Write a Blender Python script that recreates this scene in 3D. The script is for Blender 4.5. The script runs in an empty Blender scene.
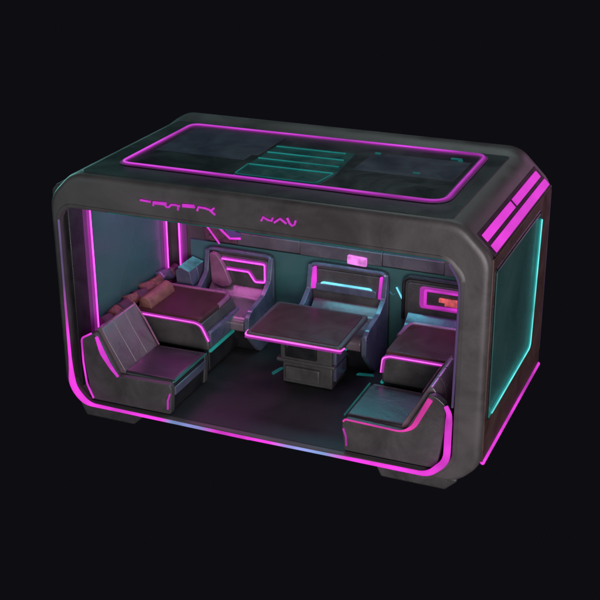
import bpy, bmesh, math, random
from mathutils import Vector, Matrix
random.seed(7)
S = bpy.context.scene
C = S.collection

# ------------------------------------------------------------------ materials
def srgb(r, g, b):
    f = lambda c: (c/255/12.92) if c/255 <= .04045 else ((c/255+.055)/1.055)**2.4
    return (f(r), f(g), f(b), 1)

def surf(name, col, col2=None, rough=.5, metal=0., scale=3., bump=.15, fine=40., spec=.5, streak=False, coat=0.):
    """worn painted surface: two base tones mixed by noise, fine grain bump, uneven gloss"""
    m = bpy.data.materials.new(name); m.use_nodes = True
    nt = m.node_tree; N = nt.nodes; L = nt.links
    b = N['Principled BSDF']
    tc = N.new('ShaderNodeTexCoord')
    mp = N.new('ShaderNodeMapping'); L.new(tc.outputs['Object'], mp.inputs['Vector'])
    if streak: mp.inputs['Scale'].default_value = (1, 1, .35)
    n1 = N.new('ShaderNodeTexNoise'); n1.inputs['Scale'].default_value = scale
    n1.inputs['Detail'].default_value = 7; n1.inputs['Roughness'].default_value = .62
    n1.inputs['Distortion'].default_value = .6
    L.new(mp.outputs[0], n1.inputs['Vector'])
    cr = N.new('ShaderNodeValToRGB'); cr.color_ramp.elements[0].position = .32; cr.color_ramp.elements[1].position = .7
    cr.color_ramp.elements[0].color = col
    c2 = col2 or tuple(min(1, c*1.5) for c in col[:3])+(1,)
    cr.color_ramp.elements[1].color = c2
    L.new(n1.outputs['Fac'], cr.inputs[0]); L.new(cr.outputs[0], b.inputs['Base Color'])
    n2 = N.new('ShaderNodeTexNoise'); n2.inputs['Scale'].default_value = fine; n2.inputs['Detail'].default_value = 4
    L.new(mp.outputs[0], n2.inputs['Vector'])
    mr = N.new('ShaderNodeMapRange'); mr.inputs['To Min'].default_value = max(.05, rough-.14); mr.inputs['To Max'].default_value = min(1, rough+.16)
    mr.inputs['From Min'].default_value = .3; mr.inputs['From Max'].default_value = .7
    L.new(n1.outputs['Fac'], mr.inputs['Value']); L.new(mr.outputs[0], b.inputs['Roughness'])
    ad = N.new('ShaderNodeMath'); ad.operation = 'MULTIPLY_ADD'
    L.new(n1.outputs['Fac'], ad.inputs[0]); ad.inputs[1].default_value = 2.5; L.new(n2.outputs['Fac'], ad.inputs[2])
    bp = N.new('ShaderNodeBump'); bp.inputs['Strength'].default_value = bump; bp.inputs['Distance'].default_value = .02
    L.new(ad.outputs[0], bp.inputs['Height']); L.new(bp.outputs[0], b.inputs['Normal'])
    b.inputs['Metallic'].default_value = metal
    b.inputs['Specular IOR Level'].default_value = spec
    b.inputs['Coat Weight'].default_value = coat
    b.inputs['Coat Roughness'].default_value = .2
    return m

def glow(name, col, strength, body=(.02, .02, .02, 1), var=.35, scale=3.):
    """emissive surface for tubes, painted halos and glints; output varies a little along its length"""
    m = bpy.data.materials.new(name); m.use_nodes = True
    nt = m.node_tree; N = nt.nodes; L = nt.links
    b = N['Principled BSDF']; b.inputs['Base Color'].default_value = body
    b.inputs['Roughness'].default_value = .6; b.inputs['Specular IOR Level'].default_value = .15
    b.inputs['Emission Color'].default_value = col
    tc = N.new('ShaderNodeTexCoord'); n = N.new('ShaderNodeTexNoise'); n.inputs['Scale'].default_value = scale
    n.inputs['Detail'].default_value = 3
    L.new(tc.outputs['Object'], n.inputs['Vector'])
    mr = N.new('ShaderNodeMapRange'); mr.inputs['From Min'].default_value = .3; mr.inputs['From Max'].default_value = .7
    mr.inputs['To Min'].default_value = strength*(1-var); mr.inputs['To Max'].default_value = strength*(1+var)
    L.new(n.outputs['Fac'], mr.inputs['Value']); L.new(mr.outputs[0], b.inputs['Emission Strength'])
    return m

MAG = (.80, .045, .72, 1); PINK = (.95, .07, .60, 1); PUR = (.36, .12, .75, 1)
TEAL = (.02, .50, .47, 1); CYAN = (.16, .62, .80, 1); LAV = (.42, .34, .9, 1)
M = {
 'case': surf('graphite_casing', (.070, .060, .060, 1), (.128, .113, .116, 1), .46, .25, 1.6, .045, 30),
 'roof': surf('dark_roof_metal', (.034, .044, .045, 1), (.046, .057, .058, 1), .42, .3, 1.6, .08, 50),
 'roofglass': surf('tinted_roof_panel', (.022, .028, .031, 1), (.030, .037, .041, 1), .36, 0, 2, .02, 30),
 'roofblock': surf('blue_roof_inset', (.045, .049, .078, 1), (.058, .062, .094, 1), .4, 0, 2.5, .08, 30),
 'vent': surf('teal_roof_vent', (.015, .085, .085, 1), (.022, .12, .118, 1), .35, 0, 5, .08, 30),
 'side': surf('red_reflection_side_panel', (.085, .046, .040, 1), (.15, .085, .075, 1), .5, .2, 3, .10, 45),  # brown base with the magenta reflection painted into its colour
 'inner': surf('cabin_lining', (.035, .038, .045, 1), (.07, .065, .075, 1), .45, .2, 4, .12, 40),
 'floor': surf('cabin_floor', (.022, .024, .025, 1), (.038, .037, .038, 1), .45, 0, 2, .05, 30, spec=.25),
 'glass': surf('teal_tinted_glass', (.036, .115, .112, 1), (.056, .150, .145, 1), .28, 0, 1.0, .006, 8),
 'seat': surf('plum_grey_upholstery', (.12, .085, .105, 1), (.20, .145, .165, 1), .32, .05, 3, .12, 20, coat=.6),
 'panel': surf('seat_shell_grey', (.060, .055, .055, 1), (.110, .102, .102, 1), .40, .2, 3, .12, 60),
 'dark': surf('near_black_trim', (.012, .012, .014, 1), (.025, .024, .028, 1), .4, .2, 4, .12, 50),
 'cushion': surf('dark_cushion', (.014, .016, .018, 1), (.034, .032, .036, 1), .36, 0, 2.5, .10, 14, coat=.25),
 'blue': surf('slate_blue_upholstery', (.075, .080, .13, 1), (.14, .155, .22, 1), .30, .15, 2.5, .08, 20, coat=.5),
 'wine': surf('dark_wine_top', (.055, .018, .020, 1), (.08, .032, .034, 1), .35, 0, 4, .05, 40, spec=.2),
 'band': surf('mauve_upper_band', (.085, .075, .09, 1), (.14, .125, .145, 1), .45, .2, 3, .15, 40),
 'rust': surf('rust_brown_fabric', (.09, .035, .03, 1), (.40, .17, .12, 1), .5, 0, 14, .3, 60),
 'orange': surf('orange_bolster_fabric', (.15, .055, .045, 1), (.32, .14, .11, 1), .45, 0, 8, .25, 60),
 'plum': surf('plum_fabric', (.04, .015, .03, 1), (.16, .06, .10, 1), .5, 0, 14, .3, 60),
 'foot': surf('foot_metal', (.055, .053, .053, 1), (.09, .085, .085, 1), .5, .25, 5, .15, 50),
 'mag': glow('magenta_tube', MAG, 3.3), 'magw': glow('magenta_halo', (.52, .02, .48, 1), .42, body=(.2, .04, .2, 1)), 'magh': glow('magenta_outer_halo', (.5, .02, .48, 1), .09, body=(.16, .05, .17, 1)), 'roofn': glow('roof_violet_tube', (.56, .05, .62, 1), 1.0, var=.5, scale=1.2),  # magw and magh paint the halo around the magenta tubes as emission
 'magbar': glow('magenta_bar', (.76, .04, .68, 1), .9, var=.25, scale=1.5),
 'mags': glow('magenta_soft', (.74, .035, .67, 1), 1.05, var=.45, scale=2.2), 'letter': glow('violet_letter', (.62, .03, .60, 1), .85, scale=6), 'tray': surf('plum_bar_tray', (.03, .010, .026, 1), (.045, .016, .04, 1), .6, 0, 3, .03, 30, spec=.2), 'rosew': surf('rose_highlight_fabric', (.20, .075, .15, 1), (.34, .13, .24, 1), .38, 0, 5, .15, 30, coat=.4), 'magd': glow('magenta_dim', MAG, .45),
 'pink': glow('pink_tube', (.95, .10, .68, 1), 1.7), 'pinkd': glow('pink_soft', (.8, .04, .42, 1), .8),
 'pur': glow('purple_soft', PUR, .22), 'lip': glow('lip_lilac', (.30, .16, .52, 1), .22), 'hair': glow('faint_teal_edge', TEAL, .16), 'teal': glow('teal_tube', (.12, .78, .76, 1), 1.1), 'tealw': glow('teal_halo', (.01, .30, .29, 1), .60, body=(.03, .2, .2, 1)), 'tealh': glow('teal_halo_and_marks', (.01, .28, .27, 1), .22, body=(.03, .14, .14, 1)),  # tealw and tealh paint the tube halo; tealh also serves roof and floor marks
 'teald': glow('teal_dim', TEAL, .38), 'cyan': glow('cyan_tube', CYAN, 1.5), 'cyand': glow('cyan_soft', CYAN, .26, var=.6, scale=9),
 'lav': glow('lavender_tube', LAV, 1.0), 'white': glow('pale_pink_lamp', (.85, .22, .80, 1), 1.0, scale=14), 'coral': glow('coral_lamp', (.80, .12, .14, 1), .75, var=.7, scale=12),
}
PODX, PODY = 2.0, 1.065

# ------------------------------------------------------------------ mesh helpers (world coordinates in, stored relative to the parent)
XF = lambda v: v
def bx(bm, x0, x1, y0, y1, z0, z1):
    v = [bm.verts.new((x, y, z)) for x in (x0, x1) for y in (y0, y1) for z in (z0, z1)]
    for f in ((0,1,3,2),(4,6,7,5),(0,4,5,1),(2,3,7,6),(0,2,6,4),(1,5,7,3)):
        bm.faces.new([v[i] for i in f])
def prism(bm, pts, a0, a1, ax):
    mk = (lambda p, a: (p[0], a, p[1])) if ax == 'y' else ((lambda p, a: (a, p[0], p[1])) if ax == 'x' else (lambda p, a: (p[0], p[1], a)))
    A = [bm.verts.new(mk(p, a0)) for p in pts]; B = [bm.verts.new(mk(p, a1)) for p in pts]
    n = len(pts)
    for i in range(n): bm.faces.new((A[i], A[(i+1) % n], B[(i+1) % n], B[i]))
    bm.faces.new(A); bm.faces.new(B[::-1])
def rounded(pts, r, k=5, closed=True):
    """round the corners of a polyline (tuples of any dimension)"""
    out = []; n = len(pts)
    rr = r if isinstance(r, (list, tuple)) else [r]*n
    for i, p in enumerate(pts):
        p = Vector(p)
        if not closed and i in (0, n-1) or rr[i] <= 0: out.append(tuple(p)); continue
        a = Vector(pts[i-1]); b = Vector(pts[(i+1) % n])
        da = (a-p); db = (b-p)
        q = min(rr[i], da.length*.48, db.length*.48)
        A = p+da.normalized()*q; B = p+db.normalized()*q
        for j in range(k+1):
            t = j/k; out.append(tuple(A*(1-t)**2+p*2*t*(1-t)+B*t*t))
    return out
def tube(bm, pts, r, closed=False, n=8, flat=1.):
    P = [Vector(p) for p in pts]; m = len(P); rings = []
    rad = r if callable(r) else (lambda q, r=r: r)
    up0 = Vector((0, 0, 1))
    for i, p in enumerate(P):
        if closed: t = (P[(i+1) % m]-P[i-1])
        else: t = P[min(i+1, m-1)]-P[max(i-1, 0)]
        t.normalize()
        up = up0 if abs(t.dot(up0)) < .95 else Vector((0, 1, 0))
        s = t.cross(up).normalized(); u = s.cross(t).normalized(); r = rad(p)
        rings.append([bm.verts.new(p+s*(math.cos(2*math.pi*j/n)*r)+u*(math.sin(2*math.pi*j/n)*r*flat)) for j in range(n)])
    # keep rings from twisting
    for i in range(1, m):
        a = rings[i-1]; b = rings[i]
        k = min(range(n), key=lambda k: sum((a[j].co-b[(j+k) % n].co).length for j in range(n)))
        rings[i] = b[k:]+b[:k]
    for i in range(m if closed else m-1):
        a = rings[i]; b = rings[(i+1) % m]; k = 0
        if closed and i == m-1: k = min(range(n), key=lambda k: sum((a[j].co-b[(j+k) % n].co).length for j in range(n)))
        for j in range(n): bm.faces.new((a[j], a[(j+1) % n], b[(j+1+k) % n], b[(j+k) % n]))
    if not closed: bm.faces.new(rings[0][::-1]); bm.faces.new(rings[-1])
def B(): return bmesh.new()
def obj(name, bm, mat, parent=None, bevel=0., seg=3, angle=40, wob=0.):
    for v in bm.verts:
        v.co = Vector(XF(tuple(v.co)))
    if wob:
        bmesh.ops.subdivide_edges(bm, edges=[e for e in bm.edges if e.calc_length() > .12], cuts=2, use_grid_fill=True)
        for v in bm.verts: v.co += Vector((random.uniform(-wob, wob), random.uniform(-wob, wob), random.uniform(-wob, wob)))
    bmesh.ops.recalc_face_normals(bm, faces=bm.faces)
    if parent is not None:
        o0 = Vector(parent['base']) if 'base' in parent else Vector()
        bmesh.ops.translate(bm, verts=bm.verts, vec=-o0)
    for e in bm.edges:
        if len(e.link_faces) == 2: e.smooth = e.calc_face_angle(0) < math.radians(angle)
    for f in bm.faces: f.smooth = True
    me = bpy.data.meshes.new(name); bm.to_mesh(me); bm.free()
    o = bpy.data.objects.new(name, me); C.objects.link(o); me.materials.append(mat)
    if parent is not None: o.parent = parent
    if bevel:
        b = o.modifiers.new('bevel', 'BEVEL'); b.width = bevel; b.segments = seg; b.limit_method = 'ANGLE'
        b.angle_limit = math.radians(28); b.harden_normals = False
    return o
def thing(name, label, cat, loc, group=None):
    loc = XF(loc)
    o = bpy.data.objects.new(name, None); C.objects.link(o); o.location = loc; o['base'] = loc
    o.empty_display_size = .1
    o['label'] = label; o['category'] = cat
    if group: o['group'] = group
    return o
def strip(name, pts, r, mat, parent, closed=False, flat=1., n=8, squash=None):
    b = B(); tube(b, pts, r, closed, n, flat)
    if squash:                      # flatten along x about a given x
        for v in b.verts: v.co.x = squash[0]+(v.co.x-squash[0])*squash[1]
    return obj(name, b, mat, parent)

# ------------------------------------------------------------------ the cabin pod
W, D, H = 4.0, 2.13, 2.272
pod = thing('lounge_pod', 'dark grey open-fronted cabin pod with rounded corners, magenta neon edging and teal windows', 'pod', (PODX, PODY, -.14))

def section(x0, x1, z0, z1, ch, r=.11, k=7):
    """chamfered rectangle; ch = chamfer for bottom-left, bottom-right, top-right, top-left"""
    a, b, c, d = ch
    P = [(x0, z0+a), (x0+a, z0), (x1-b, z0), (x1, z0+b), (x1, z1-c), (x1-c, z1), (x0+d, z1), (x0, z1-d)]
    R = [min(r, q*.7) for q in (a, a, b, b, c, c, d, d)]
    return rounded(P, R, k)
def loft(bm, secs, caps=True):
    rings = [[bm.verts.new((x, y, z)) for x, z in pts] for pts, y in secs]
    n = len(rings[0])
    for a, b in zip(rings, rings[1:]):
        for i in range(n): bm.faces.new((a[i], a[(i+1) % n], b[(i+1) % n], b[i]))
    if caps: bm.faces.new(rings[0]); bm.faces.new(rings[-1][::-1])
oc = (.19, .19, .26, .24)
ic = (.15, .16, .14, .10)
sec = lambda i, y, c=oc: (section(i*.6, W-i, -.02+i*.3, H-i, tuple(max(.02, q-i*.4) for q in c)), y)
up = lambda i, h, y: (section(i*.6, W-i, -.02+i*.3, H-i+h, (.19, .19, .26+h-i*.4, .24+h-i*.4)), y)
b = B()
op = lambda o: section(.085-min(o, .02), W-.245+o, .032-min(o, .016), 1.945+o, ic, .07)
loft(b, [(section(.06, W-.14, .03, 2.12, (.12, .12, .12, .1), .05), 2.05),
         (section(.06, W-.14, .03, 2.12, (.12, .12, .12, .1), .05), .10),
         (op(0), .07), (op(0), .014), (op(.004), .003), (op(.012), .0), (op(.034), .0), (op(.040), .006), (op(.046), .0062), sec(.074, .0058),
         sec(.060, .006), sec(.032, .010), sec(.014, .022), sec(.004, .042), sec(.0, .068), sec(.0, 1.87), up(0, .018, 1.90), up(0, .040, 1.955), up(0, .047, 2.01), up(.0, .045, D-.05), up(.014, .045, D-.015), up(.05, .045, D)])
obj('casing', b, M['case'], pod)

# roof skin, panel, neon frame
b = B(); prism(b, rounded([(.31, .06), (3.66, .06), (3.66, 1.875), (.31, 1.875)], .06), H-.01, H+.006, 'z'); obj('roof_skin', b, M['roof'], pod, .004, 2)
b = B(); prism(b, rounded([(.52, .37), (3.5, .37), (3.47, 1.77), (.52, 1.75)], .09), H+.0, H+.016, 'z'); rp = obj('roof_panel', b, M['roofglass'], pod, .004, 2)
zr = H+.016
for pts in ([(.62, .84), (1.5, .84), (1.5, 1.02), (1.56, 1.02), (1.56, 1.66), (.62, 1.66)], [(2.50, .93), (3.40, .93), (3.40, 1.50), (2.62, 1.50), (2.62, 1.42), (2.50, 1.42)]):
    b = B(); prism(b, pts, zr-.004, zr+.004, 'z'); obj('roof_inset', b, M['roofblock'], pod, .003, 2)
b = B(); prism(b, rounded([(1.60, .42), (2.40, .42), (2.42, .74), (2.36, 1.40), (1.60, 1.40)], .04), zr-.004, zr+.006, 'z'); vent = obj('roof_vent', b, M['vent'], pod, .003, 2)
zt = zr+.010
for y, x1 in ((.74, 2.39), (.935, 2.37), (1.135, 2.34), (1.335, 2.28)):
    strip('vent_line', [(1.61, y, zt), (x1, y+.01, zt)], .009, M['teald'], pod, flat=.6)
strip('vent_frame', rounded([(1.60, .74, zt), (1.61, .44, zt), (2.36, .44, zt), (2.40, .74, zt)], .05, closed=False), .008, M['tealh'], pod, flat=.6)
for x, y, w in ((2.52, 1.46, .05), (3.2, 1.55, .10), (3.02, 1.02, .06), (3.28, 1.5, .04)):
    b = B(); bx(b, x, x+w, y, y+.02, zr, zr+.012); obj('roof_marker', b, M['tealh'], pod)
fr = rounded([(.53, .37, H+.028), (3.49, .37, H+.028), (3.46, 1.77, H+.028), (.53, 1.75, H+.028)], [.10, .16, .10, .10], 6)
strip('neon_tube', fr, .0085, M['roofn'], pod, True, .9)
strip('neon_outer_halo', [(x, y, H+.014) for x, y, z in fr], .040, M['magh'], pod, True, .10)  # flat emissive band, outer halo of the roof tube
strip('neon_halo', [(x, y, H+.018) for x, y, z in fr], .019, M['magw'], pod, True, .25)  # brighter emissive band, inner halo of the roof tube

# chamfer light bars (right), plate (left)
def on_chamfer(t, y, off):     # t 0 = roof edge, 1 = side edge
    return (W-.26+.26*t+off*.707, y, H-.26*t+off*.707)
def bar(t0, t1, y0, y1, mat, nm, h=.016):
    b = B(); vs = []
    for y in (y0, y1):
        for t in (t0, t1):
            for o in (-.02, h): vs.append(b.verts.new(on_chamfer(t, y, o)))
    for f in ((0,1,3,2),(4,6,7,5),(0,4,5,1),(2,3,7,6),(0,2,6,4),(1,5,7,3)): b.faces.new([vs[i] for i in f])
    return obj(nm, b, mat, pod, .006, 2)
bar(.40, 1.03, .10, 2.02, M['tray'], 'bar_tray', .004)
bar(.79, .985, .14, 1.98, M['magbar'], 'light_bar')
bar(.50, .69, .14, 1.02, M['magbar'], 'light_bar')
bar(.50, .69, 1.08, 1.94, M['magbar'], 'light_bar')
b = B(); prism(b, rounded([(.015, 2.02), (.0, 1.80), (-.026, 1.84), (-.026, 2.05), (.04, 2.13), (.075, 2.11)], .02, 2), .10, 2.0, 'y'); obj('side_plate', b, M['case'], pod, .006, 2)
b = B(); prism(b, [(.02, .30), (-.02, .22), (-.03, .12), (.0, .06), (.06, .02), (.1, .06)], .12, 2.0, 'y'); obj('side_plate', b, M['foot'], pod, .01, 2)

# right side skin with window
b = B()
prism(b, [(.05, .20), (D-.05, .20), (D-.05, 1.99), (.05, 1.99)], W-.02, W+.006, 'x'); obj('side_panel', b, M['side'], pod, .004, 2)
wp = [(.12, .59), (1.50, .60), (1.63, 1.87), (.12, 1.87)]
b = B(); prism(b, rounded([(.09, .56), (1.535, .57), (1.66, 1.90), (.09, 1.90)], .04), W-.02, W+.016, 'x'); wf = obj('window_frame', b, M['dark'], pod, .008, 2)
b = B(); prism(b, rounded(wp, .03), W-.01, W+.022, 'x'); win = obj('window', b, M['glass'], pod, .003, 2)
path = rounded([(W+.036, .12, .635), (W+.036, 1.46, .645), (W+.036, 1.575, 1.83)], .07, closed=False)
strip('window_tube', [(W+.042, y, z) for x, y, z in path], .0075, M['teal'], pod)
strip('window_glow', [(W+.016, y, z) for x, y, z in path], lambda q: .055, M['tealh'], pod, squash=(W+.016, .30), n=12)  # emissive bands here and below paint the tube's halo in two steps
strip('window_halo', [(W+.026, y, z) for x, y, z in path], .024, M['tealw'], pod, squash=(W+.026, .6), n=12)
strip('edge_glint', [(W-.004, D-.03, .34), (W-.004, D-.03, 1.94)], .007, M['lip'], pod)  # glowing strip stands in for a lilac rim reflection on the rear edge
strip('edge_neon', [(W+.004, .06, .19), (W+.004, D-.05, .19)], .020, M['mags'], pod)

# feet
for x0, x1, y0, y1 in ((.13, .80, .03, .55), (3.07, 3.80, .03, .60), (.13, .80, 1.55, 2.05), (3.06, 3.86, 1.55, 2.05)):
    b = B(); prism(b, [(x0, .0), (x0+.06, -.125), (x1-.10, -.125), (x1, -.03), (x1, .0)], y0, y1, 'y'); obj('foot', b, M['foot'], pod, .025, 3)

# front lettering
word1 = [[(0.931, 2.111), (1.029, 2.107)], [(1.056, 2.076), (1.057, 2.108), (1.18, 2.113), (1.173, 2.085)], [(1.057, 2.098), (1.178, 2.101)], [(1.179, 2.082), (1.204, 2.081), (1.23, 2.106), (1.266, 2.109), (1.311, 2.103)], [(1.294, 2.103), (1.292, 2.066)], [(1.337, 2.106), (1.45, 2.112)], [(1.337, 2.119), (1.444, 2.125)], [(1.474, 2.084), (1.486, 2.118), (1.548, 2.116), (1.604, 2.103), (1.632, 2.126)], [(1.597, 2.102), (1.641, 2.068)]]
word2 = [[(2.062, 2.073), (2.078, 2.107), (2.126, 2.087), (2.156, 2.085), (2.164, 2.111)], [(2.178, 2.073), (2.231, 2.113), (2.286, 2.077)], [(2.294, 2.128), (2.315, 2.084), (2.337, 2.066), (2.359, 2.08), (2.368, 2.113)]]
for wd in (word1, word2):
    b = B()
    for s in wd: tube(b, [(x, -.006, z) for x, z in s], .0095, n=8)
    obj('lettering', b, M['letter'], pod)

# opening light: changes colour along the sill, brightest at the lower corners
yl = -.002
def sill_glow():
    """one colour-changing strip: magenta with two lavender stretches"""
    m = glow('sill_neon', MAG, 1.12, var=.4, scale=2.4); nt = m.node_tree; N = nt.nodes; L = nt.links
    tc = N.new('ShaderNodeTexCoord'); sp_ = N.new('ShaderNodeSeparateXYZ'); L.new(tc.outputs['Object'], sp_.inputs[0])
    mr = N.new('ShaderNodeMapRange'); mr.inputs['From Min'].default_value = -2; mr.inputs['From Max'].default_value = 2
    L.new(sp_.outputs[0], mr.inputs['Value'])
    cr = N.new('ShaderNodeValToRGB'); L.new(mr.outputs[0], cr.inputs[0]); E = cr.color_ramp.elements
    mg = (.76, .035, .66, 1); lv = (.24, .22, .58, 1); bl = (.16, .26, .52, 1)
    E[0].position = 0; E[0].color = mg; E[1].position = 1; E[1].color = mg
    for x, c in ((1.02, mg), (1.12, bl), (1.42, lv), (1.56, mg), (2.10, mg), (2.28, lv), (2.62, bl), (2.84, mg)):
        e = E.new(x/4); e.color = c
    mz = N.new('ShaderNodeMapRange'); mz.interpolation_type = 'SMOOTHSTEP'; L.new(sp_.outputs[2], mz.inputs['Value'])
    mz.inputs['From Min'].default_value = 1.45; mz.inputs['From Max'].default_value = .75
    mx = N.new('ShaderNodeMix'); mx.data_type = 'RGBA'; L.new(mz.outputs[0], mx.inputs[0])
    mx.inputs[6].default_value = (.10, .065, .17, 1); L.new(cr.outputs[0], mx.inputs[7])
    L.new(mx.outputs[2], N['Principled BSDF'].inputs['Emission Color'])
    return m
def smooth(a, b, t): t = max(0, min(1, (t-a)/(b-a))); return t*t*(3-2*t)
sl = sill_glow()
def rl(q):
    return .009+.006*smooth(1.2, .4, q.z)+.016*smooth(.45, .22, q.z)*smooth(.35, .14, q.x)
def rr(q):
    return .013+.006*smooth(2.6, 3.2, q.x)+.012*smooth(3.45, 3.66, q.x)*smooth(.68, .52, q.z)
def dense(p, n=6):
    o = []
    for a, b_ in zip(p, p[1:]):
        for k in range(n): o.append(tuple(Vector(a).lerp(Vector(b_), k/n)))
    return o+[p[-1]]
strip('opening_neon', dense(rounded([(.086, yl, 1.82), (.080, yl, .95), (.082, yl, .17), (.22, yl, .016), (1.9, yl, .002)], .09, closed=False)), rl, sl, pod, n=12)
strip('opening_neon', dense(rounded([(1.9, yl, .002), (3.56, yl, .010), (3.715, yl, .17), (3.72, yl, .62), (3.69, yl, .68)], .08, closed=False)), rr, sl, pod, n=12)
strip('opening_lip', rounded([(3.742, yl+.004, .68), (3.757, yl+.004, 1.78), (3.66, yl+.004, 1.93)], .08, closed=False), .010, M['lip'], pod)
strip('opening_lip', [(3.64, yl, 1.952), (.6, yl, 1.953)], .004, M['hair'], pod)

# cabin lining: floor, left window, back wall
b = B(); bx(b, .18, W-.27, .05, 2.04, .02, .038); obj('cabin_floor', b, M['floor'], pod, .004, 1)
b = B(); bx(b, .05, .085, .40, 1.86, .60, 2.02); obj('window', b, M['glass'], pod, .004, 1)
b = B(); bx(b, -.004, .02, .40, 1.86, .60, 1.80); obj('window', b, M['glass'], pod, .004, 1)
b = B(); bx(b, .05, .10, .14, .36, .10, 2.0); obj('wall_pillar', b, M['dark'], pod, .01, 2)
for y, r in ((.445, .026), (1.845, .022)):
    strip('window_tube', [(.125, y, .30), (.128, y, 1.25), (.125, y, 2.0)], r*.30, M['mag'], pod)
    strip('window_glow', [(.086, y, .30), (.086, y, 2.0)], r*2.5, M['magh'], pod, squash=(.086, .3), n=12)  # outer and inner halo of the post painted as emissive bands
    strip('window_halo', [(.104, y, .30), (.104, y, 2.0)], r*1.2, M['magw'], pod, squash=(.104, .6), n=12)
strip('corner_tube', [(.20, 1.975, .55), (.20, 1.975, 2.05)], .008, M['mag'], pod)
strip('corner_glow', [(.20, 2.04, .55), (.20, 2.04, 2.05)], .050, M['magh'], pod)  # corner post halo painted the same way, in two emissive layers
strip('corner_halo', [(.20, 1.995, .55), (.20, 1.995, 2.05)], .022, M['magw'], pod)
b = B(); bx(b, .30, 3.80, 2.02, 2.046, .10, .98); obj('back_window', b, M['glass'], pod, .004, 1)
b = B(); bx(b, .30, 3.80, 2.02, 2.046, 1.16, 1.95); obj('back_window', b, M['glass'], pod, .004, 1)
b = B()
for x0, x1, d in ((.86, 1.553, 0), (1.556, 2.427, .006), (2.430, 3.057, .002), (3.06, 3.82, .007)): bx(b, x0, x1, 1.99-d, 2.046, 1.0-d, 1.13)
obj('wall_band', b, M['band'], pod, .008, 2)
b = B(); prism(b, rounded([(2.075, .985), (2.275, .975), (2.275, 1.065), (2.075, 1.075)], .012, 3), 1.955, 1.985, 'y'); obj('indicator_lamp', b, M['white'], pod, .004, 2)
b = B(); prism(b, [(.50, 1.0), (.86, 1.0), (.80, 1.30), (.42, 1.30)], 1.995, 2.03, 'y'); obj('wall_crest', b, M['plum'], pod, .01, 2)
strip('neon_chevron', [(.52, 1.985, 1.16), (.66, 1.985, .985)], .009, M['mags'], pod)
strip('neon_chevron', [(.66, 1.985, 1.16), (.78, 1.985, 1.06), (.90, 1.985, 1.075)], .012, M['mags'], pod)
b = B(); prism(b, [(.68, 1.20), (.78, 1.075), (.90, 1.09), (.90, 1.13), (.82, 1.14), (.78, 1.20)], 1.985, 1.996, 'y'); obj('crest_plate', b, M['pur'], pod)
strip('wall_mark', [(2.575, 2.01, .79), (2.635, 2.01, .68)], .009, M['cyan'], pod)
strip('wall_mark', [(2.50, 2.01, .74), (2.54, 2.01, .70), (2.56, 2.01, .72)], .006, M['cyand'], pod)
b = B(); bx(b, .07, .22, .45, 2.0, .50, .585); obj('side_ledge', b, M['plum'], pod, .012, 2)
b = B(); bx(b, 3.66, 3.84, .45, 2.0, .50, .585); obj('side_ledge', b, M['plum'], pod, .012, 2)

# ------------------------------------------------------------------ seats by the opening (wedge shaped)
def wedge_chair(label, lit=True):
    t = thing('lounge_chair', label, 'chair', (.66, .46, .038), 'wedge lounge chairs at the open front')
    prof = [(.20, .40), (.192, .655), (.268, .715), (.335, .735), (.545, .335), (1.085, .345), (1.105, .31), (1.085, .045), (.25, .045)]
    for y0, y1 in ((.055, .13), (.735, .80)):
        b = B(); prism(b, rounded(prof, .02, 2), y0, y1, 'y'); obj('side_panel', b, M['panel'], t, .012, 3)
    b = B(); prism(b, [(.27, .05), (1.07, .05), (1.09, .27), (.50, .27), (.40, .30), (.27, .30)], .12, .745, 'y'); obj('base', b, M['dark'], t, .012, 2)
    b = B(); bx(b, .52, 1.10, .125, .74, .265, .365); obj('seat', b, M['cushion'], t, .03, 4)
    b = B()
    bx(b, 1.062, 1.108, .125, .74, .215, .30); obj('seat_edge', b, M['blue'], t, .01, 3)
    strip('seat_glint', [(1.106, .12, .355), (1.106, .76, .358)], .008, M['hair'], t)  # faint emission paints the teal reflection along the cushion edge
    b = B()
    n = 3; y0 = .125; w = (.74-.125)/n
    for i in range(n):
        prism(b, rounded([(.24, .36), (.285, .70), (.325, .765), (.365, .765), (.44, .62), (.595, .36), (.58, .30), (.30, .28)], .03, 3), y0+i*w+.001, y0+(i+1)*w-.001, 'y')
    obj('backrest', b, M['seat'], t, .006, 3)
    yf = .048
    if lit: strip('side_neon', rounded([(.352, yf, .705), (.40, yf, .56), (.49, yf, .41), (.555, yf, .335)], .05, closed=False), lambda q: .012+.014*max(0, 1-abs(q.z-.55)/.2), M['mags'], t)
    if lit: strip('shell_neon', rounded([(.30, yf, .73), (.19, yf, .665), (.19, yf, .42), (.21, yf, .20), (.27, yf, .06)], .03, closed=False), .009, M['mags'], t)
    strip('corner_neon', [(1.09, yf, .26), (1.065, yf, .19), (1.06, yf, .10)], .009, M['magd'], t)
    strip('piping', [(.345, .745, .775), (.46, .745, .62), (.60, .745, .37)], .010, M['rosew'], t)
    return t
wedge_chair('plum-grey wedge lounge chair with slanted quilted back at the left end of the open front')
XF = lambda v: (3.865-v[0], v[1], v[2])
t = wedge_chair('low dark-cushioned lounge chair at the right end of the front, beside the column', False)
t2 = t
XF = lambda v: v
strip('seat_neon', rounded([(2.775, .046, .33), (2.79, .046, .355), (3.30, .046, .340), (3.40, .046, .40), (3.54, .046, .69)], .05, closed=False), lambda q: .008+.016*max(0, min(1, (q.x-3.3)/.15)), M['pinkd'], t2)

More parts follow.
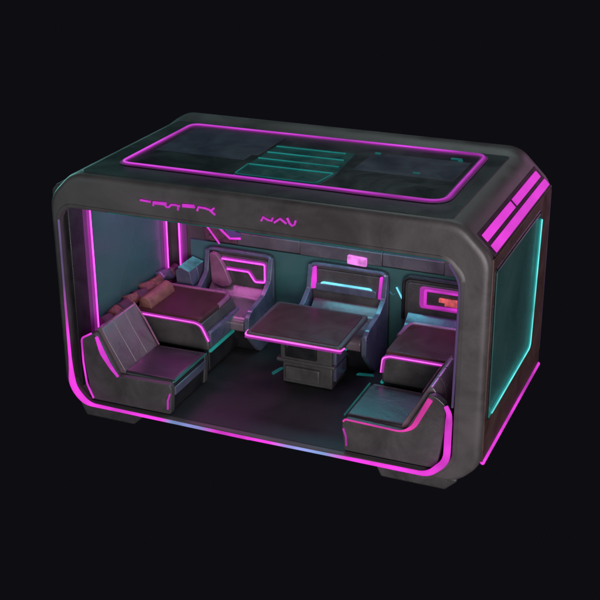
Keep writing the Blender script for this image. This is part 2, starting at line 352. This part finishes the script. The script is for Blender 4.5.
# ------------------------------------------------------------------ side benches with dark glossy tops
def bench(label, sl=.09):
    t = thing('side_bench', label, 'bench', (.62, 1.26, .038), 'low side benches behind the front chairs')
    xr = 1.06
    b = B(); prism(b, [(.24, .045), (xr-.05, .045), (xr-.01, .10), (xr-.01, .30), (.24, .30)], .93, 1.60, 'y'); obj('base', b, M['dark'], t, .015, 3)
    b = B(); prism(b, [(.24, .31), (xr, .31), (xr, .40), (xr-sl, .585), (.24, .585)], .90, 1.62, 'y'); obj('body', b, M['panel'], t, .022, 3)
    b = B(); bx(b, xr-.045, xr+.012, .93, 1.59, .335, .50 if sl > .05 else .55); obj('end_pad', b, M['blue'], t, .02, 4)
    xe = xr-sl
    b = B(); prism(b, rounded([(.25, .91), (xe-.01, .91), (xe+.01, .95), (xe+.01, 1.56), (xe-.02, 1.61), (.25, 1.61)], .05), .57, .632, 'z'); obj('cushion', b, M['wine'], t, .028, 5)
    b = B(); tube(b, rounded([(.26, 1.585, .622), (xe-.04, 1.585, .622), (xe-.005, 1.52, .615), (xe, 1.30, .612)], .06, closed=False), .026); obj('edge_highlight', b, M['rosew'], t)  # rose-coloured tube stands in for soft pink highlights on the bench edge
    strip('front_neon', rounded([(.26, .892, .595), (xe-.04, .892, .592), (xe+.02, .892, .565), (xr+.004, .892, .42)], .06, closed=False), .009, M['pink'], t)
    strip('front_glow', rounded([(.26, .904, .592), (xe-.04, .904, .588), (xe+.015, .904, .56), (xr-.002, .904, .42)], .06, closed=False), .020, M['magw'], t)  # emissive band paints the halo behind the front neon
    strip('side_trim', [(xr+.002, .92, .305), (xr+.002, 1.61, .305)], .016, M['teald'], t)
    return t
bench('low bench with dark glossy top and magenta front edge against the left window')
XF = lambda v: (3.88-v[0], v[1], v[2])
bench('dark-topped bench with pink front edge beside the right column, behind the low front chair', .03)
XF = lambda v: v

def pillow(name, label, cat, c, s, rz, ry, mat, grp=None, pw=.25):
    """plump cushion"""
    t = B(); bmesh.ops.create_cube(t, size=2)
    bmesh.ops.subdivide_edges(t, edges=t.edges, cuts=9, use_grid_fill=True)
    for v in t.verts:
        x, y, z = v.co; e = max(abs(x), abs(y))
        k = (1-abs(x)**4)*(1-abs(y)**4)
        z *= .30+.70*max(0, k)**.6
        x *= 1-.06*(1-abs(y)**2); y *= 1-.06*(1-abs(x)**2)
        v.co = (x*s[0]/2, y*s[1]/2, (z+.06*math.sin(5*x+3*y))*s[2]/2)
    rot = Matrix.Rotation(rz, 4, 'Z') @ Matrix.Rotation(ry, 4, 'Y')
    bmesh.ops.transform(t, matrix=rot, verts=t.verts)
    o = obj(name, t, mat, None, angle=170); o.location = c
    o['label'] = label; o['category'] = cat
    if grp: o['group'] = grp
    return o
# bolster and back pad of the left corner
b = B(); prism(b, rounded([(-.075, -.065), (.085, -.075), (.05, .045), (-.045, .075)], .05, 5), -.24, .24, 'y')
o = obj('bolster', b, M['orange'], None, .035, 5); o.location = (.34, 1.20, .675); o['label'] = 'orange bolster cushion lying on the dark-topped left bench below the window'; o['category'] = 'bolster'
t = thing('corner_backrest', 'slate-blue padded block with a cyan lit top between the orange bolster and the corner armchair', 'backrest', (.42, 1.82, .60))
b = B()
for y0, y1 in ((1.66, 1.82), (1.825, 1.985)): prism(b, rounded([(.32, .60), (.50, .60), (.47, .76), (.36, .80), (.31, .76)], .02, 3), y0, y1, 'y')
obj('pad', b, M['blue'], t, .01, 3)
b = B()
for y0, y1 in ((1.665, 1.815), (1.83, 1.98)): prism(b, [(.335, .79), (.46, .755), (.468, .772), (.345, .808)], y0, y1, 'y')
obj('top_light', b, M['cyand'], t, .004, 2)
b = B(); bx(b, .26, .52, 1.65, 1.99, .04, .60); obj('base', b, M['inner'], t, .02, 3)

sp = [(.15, .56, .62, 'plum', .16), (.15, .72, .645, 'rust', .15), (.16, .88, .64, 'plum', .18), (.15, 1.03, .655, 'rust', .15), (.17, 1.19, .645, 'plum', .16), (.15, 1.36, .655, 'rust', .17), (.16, 1.53, .655, 'rust', .15), (.15, 1.70, .66, 'blue', .17), (.18, 1.86, .66, 'plum', .15)]
wh = ['small plum cushion nearest the open front on the left window ledge', 'rust-brown cushion second from the open front on the left window ledge',
      'dark plum cushion behind the slanted chair back on the left window ledge', 'rust cushion between two plum ones beside the orange bolster, left window ledge',
      'plum cushion midway along the left window ledge, outside the orange bolster', 'rust-brown cushion just past the middle of the left window ledge',
      'rust-brown cushion touching the slate-blue one on the left window ledge', 'slate-blue cushion near the rear end of the left window ledge', 'plum cushion at the rear end of the left window ledge in the corner']
for (x, y, z, m, s), l in zip(sp, wh):
    pillow('scatter_cushion', l, 'cushion', (x, y, z), (s*.8, s*1.15, .10), random.uniform(-.5, .5), random.uniform(.5, 1.1), M[m], 'cushions along the left window ledge')

# ------------------------------------------------------------------ armchairs against the back wall
def armchair(x0, x1, label, kind, yf=1.34):
    t = thing('armchair', label, 'armchair', ((x0+x1)/2, 1.7, .038), 'armchairs against the back wall')
    xa, xb = x0+.07, x1-.07
    # back shell with rounded top
    b = B(); prism(b, rounded([(x0, .05), (x1, .05), (x1, .95), (x0, .95)], [.02, .02, .09, .09], 5), 1.95, 2.012, 'y'); obj('back_shell', b, M['panel'], t, .012, 3)
    fr = rounded([(x0+.01, 1.945, .50), (x0+.01, 1.945, .94), (x1-.01, 1.945, .94), (x1-.01, 1.945, .50)], .085, 6, closed=False)
    strip('back_rim', fr, .018, M['blue'] if kind != 'red' else M['dark'], t)
    b = B(); prism(b, rounded([(xa-.02, .52), (xb+.02, .52), (xb+.02, .90), (xa-.02, .90)], .04, 3), 1.925, 1.955, 'y'); obj('back_pad', b, M['panel'], t, .012, 3)
    # cushion in two steps
    b = B(); prism(b, rounded([(yf+.02, .34), (yf+.02, .44), (yf+.08, .475), (1.80, .50), (1.93, .60), (1.94, .34)], .03, 3), xa, xb, 'x'); obj('seat', b, M['seat'] if kind != 'red' else M['blue'], t, .02, 3)
    b = B(); prism(b, [(yf+.26, .045), (1.95, .045), (1.95, .35), (yf+.08, .35), (yf+.10, .28)], xa, xb, 'x'); obj('base', b, M['dark'], t, .012, 2)
    side = [(1.965, .93), (1.965, .045), (yf+.26, .045), (yf, .32), (yf, .50), (yf+.08, .555), (max(1.72, yf+.16), .60), (1.88, .70), (1.93, .93)]
    for a0, a1 in (() if kind == 'red' else ((x0, x0+.05), (x1-.05, x1))):
        b = B(); prism(b, rounded(side, .02, 2), a0, a1, 'x'); obj('arm', b, M['blue'], t, .014, 3)
    return t
t = armchair(.52, 1.28, 'corner armchair with a magenta neon bracket on its back, against the back wall at left', 'mag')
yb = 1.915
strip('back_neon', rounded([(.72, yb, .86), (1.20, yb, .86), (1.20, yb, .665), (1.09, yb, .655), (1.02, yb, .755), (.70, yb, .755)], .02, 3, closed=False), .011, M['mag'], t)
strip('back_glow', rounded([(.72, yb+.012, .86), (1.20, yb+.012, .86), (1.20, yb+.012, .665), (1.09, yb+.012, .655), (1.02, yb+.012, .755), (.70, yb+.012, .755)], .02, 3, closed=False), .022, M['magw'], t)  # halo of the neon bracket painted as a wider emissive band
b = B(); prism(b, rounded([(.60, .93), (.68, .92), (.76, .80), (.84, .60), (.74, .56), (.62, .60)], .03, 3), 1.86, 1.92, 'y'); obj('head_wing', b, M['rosew'], t, .02, 3)
t = armchair(1.67, 2.51, 'wide armchair with a cyan light bar across its back, behind the table', 'cyan')
strip('back_bar', rounded([(1.80, yb, .72), (1.83, yb, .765), (2.34, yb, .765), (2.37, yb, .71)], .02, 3, closed=False), .012, M['cyan'], t)
b = B(); prism(b, rounded([(1.76, .68), (2.40, .68), (2.40, .755), (1.76, .755)], .01, 2), 1.90, 1.94, 'y'); obj('lumbar_pad', b, M['blue'], t, .012, 3)
b = B(); prism(b, [(1.715, .69), (1.765, .70), (1.765, .925), (1.735, .925)], 1.885, 1.93, 'y'); obj('back_light', b, M['mags'], t, .006, 2)
b = B(); prism(b, [(2.425, .69), (2.455, .68), (2.462, .915), (2.440, .915)], 1.885, 1.93, 'y'); obj('back_light', b, M['mags'], t, .006, 2)
t = armchair(2.66, 3.40, 'armchair with a magenta neon rectangle and red lamp on its back, beside the right column', 'red', 1.62)
strip('back_neon', rounded([(2.90, yb, .85), (3.26, yb, .85), (3.26, yb, .69), (2.90, yb, .68)], .02, 3, closed=True), .016, M['mags'], t, True)
strip('back_glow', rounded([(2.86, yb+.01, .86), (3.28, yb+.01, .86), (3.28, yb+.01, .67), (2.86, yb+.01, .67)], .02, 3, closed=True), .020, M['magd'], t, True)
b = B(); bx(b, 3.04, 3.22, 1.90, 1.935, .745, .785); bx(b, 3.10, 3.24, 1.90, 1.93, .715, .745); obj('red_lamp', b, M['coral'], t, .004, 2)

# ------------------------------------------------------------------ table
t = thing('cabin_table', 'wine-dark table with a magenta lit front edge on a grey pedestal, mid cabin', 'table', (2.0, 1.22, .038))
b = B(); prism(b, rounded([(1.50, .80), (2.46, .80), (2.44, 1.60), (1.48, 1.60)], .05), .585, .635, 'z'); obj('table_top', b, M['panel'], t, .014, 3)
b = B(); prism(b, rounded([(1.54, .83), (2.42, .83), (2.40, 1.55), (1.53, 1.55)], .03), .62, .642, 'z'); obj('top_inlay', b, M['wine'], t, .004, 2)
strip('front_neon', rounded([(1.485, .90, .61), (1.495, .795, .608), (2.465, .795, .608), (2.47, .86, .61)], .04, closed=False), .008, M['pink'], t)
b = B(); tube(b, [(1.49, .90, .595), (1.50, .81, .592), (2.46, .81, .592)], .020); obj('front_glow', b, M['magw'], t)  # painted halo under the table's neon edge, emissive
b = B(); bx(b, 1.74, 2.27, 1.06, 1.42, .29, .585); bx(b, 1.76, 2.27, 1.07, 1.42, .045, .27); bx(b, 1.70, 2.30, 1.05, 1.43, .262, .30); obj('pedestal', b, M['panel'], t, .014, 3)
b = B(); bx(b, 1.80, 2.12, 1.035, 1.07, .33, .56); obj('door_panel', b, M['dark'], t, .01, 3)
b = B(); bx(b, 1.79, 2.15, 1.045, 1.08, .08, .23); obj('drawer', b, M['panel'], t, .016, 3)
b = B(); bx(b, 1.815, 1.84, 1.02, 1.04, .44, .52); obj('handle', b, M['panel'], t, .004, 2)
b = B(); bx(b, 2.265, 2.30, 1.10, 1.38, .12, .54); obj('end_pad', b, M['blue'], t, .01, 3)
strip('end_mark', [(2.305, 1.14, .50), (2.305, 1.34, .36)], .012, M['teald'], t)

# floor lights between the seats
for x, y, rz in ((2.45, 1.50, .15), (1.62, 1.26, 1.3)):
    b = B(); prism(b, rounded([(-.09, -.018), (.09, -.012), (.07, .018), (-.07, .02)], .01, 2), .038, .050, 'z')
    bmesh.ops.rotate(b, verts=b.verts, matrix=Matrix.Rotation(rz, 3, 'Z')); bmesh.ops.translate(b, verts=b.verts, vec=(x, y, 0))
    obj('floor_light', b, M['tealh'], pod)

# ------------------------------------------------------------------ camera
cam = bpy.data.cameras.new('camera'); co = bpy.data.objects.new('camera', cam); C.objects.link(co)
R2 = Vector((0.92108969, 0.38930615, -0.00587376)); U2 = Vector((-0.14756243, 0.36301057, 0.92002644)); F = Vector((-0.36030419, 0.84656013, -0.39181225))
co.matrix_world = Matrix(((R2.x, U2.x, -F.x, 6.1304), (R2.y, U2.y, -F.y, -8.76427), (R2.z, U2.z, -F.z, 5.47593), (0, 0, 0, 1)))
cam.lens = 74.815; cam.sensor_width = 36; cam.clip_end = 200; S.camera = co

# ------------------------------------------------------------------ light
def area(name, loc, target, size, power, col):
    l = bpy.data.lights.new(name, 'AREA'); l.shape = 'RECTANGLE'; l.size = size[0]; l.size_y = size[1]; l.energy = power; l.color = col
    o = bpy.data.objects.new(name, l); C.objects.link(o); o.location = loc
    o.rotation_euler = (Vector(target)-Vector(loc)).to_track_quat('-Z', 'Y').to_euler(); return o
area('key_softbox', (6.5, -8.0, 1.6), (2.2, 0, .9), (5, 4), 600, (1, .965, 1))
area('left_teal_rim', (-4.5, 3.0, 3.2), (1.0, 1, 1.0), (2.5, 3), 170, (.35, 1, .95))
area('left_front_fill', (-3.0, -5.0, 2.0), (.4, 0, 1.0), (2, 2), 30, (.6, 1, .98))
area('right_fill', (11.0, 1.5, 3.0), (4, 1.2, 1.0), (4, 3), 70, (1, .86, .88))  # fill lamp added off frame to lift the dark right side
area('right_magenta_rim', (6.0, 6.2, 2.6), (4, 2.0, 1.0), (2, 3), 35, (1, .45, .85))
area('top_wash', (2.5, 3.5, 7.0), (2, 1, 2), (5, 4), 95, (.8, 1, 1))
area('cabin_magenta_fill', (.55, 1.85, 1.75), (1.0, .7, .3), (.5, .25), 4, (1, .2, .8))  # cabin lamps from here on are added, hidden behind the header, for sheen
area('cabin_magenta_side_fill', (.20, 1.0, 1.85), (1.0, .9, .3), (.3, 1.0), 5, (1, .25, .85))
area('cabin_teal_fill', (2.1, 1.92, 1.75), (2.1, .8, .3), (1.3, .25), 9, (.2, .85, 1))
area('cabin_violet_fill', (3.3, 1.85, 1.75), (3.0, .5, .3), (.6, .25), 6, (.75, .25, 1))
area('cabin_ceiling_fill', (1.9, .8, 2.10), (1.9, 1.1, .3), (2.4, .8), 15, (.95, .75, 1))  # added unseen overhead fill, no fixture modelled

w = bpy.data.worlds.new('World'); S.world = w; w.use_nodes = True
w.node_tree.nodes['Background'].inputs['Color'].default_value = srgb(14, 13, 18)
w.node_tree.nodes['Background'].inputs['Strength'].default_value = 1
S.view_settings.view_transform = 'Standard'; S.view_settings.look = 'None'; S.view_settings.exposure = 0; S.view_settings.gamma = 1
S.render.engine = 'CYCLES'
S.cycles.max_bounces = 6
S.cycles.use_denoising = True
for o in bpy.data.objects:
    if 'base' in o: del o['base']
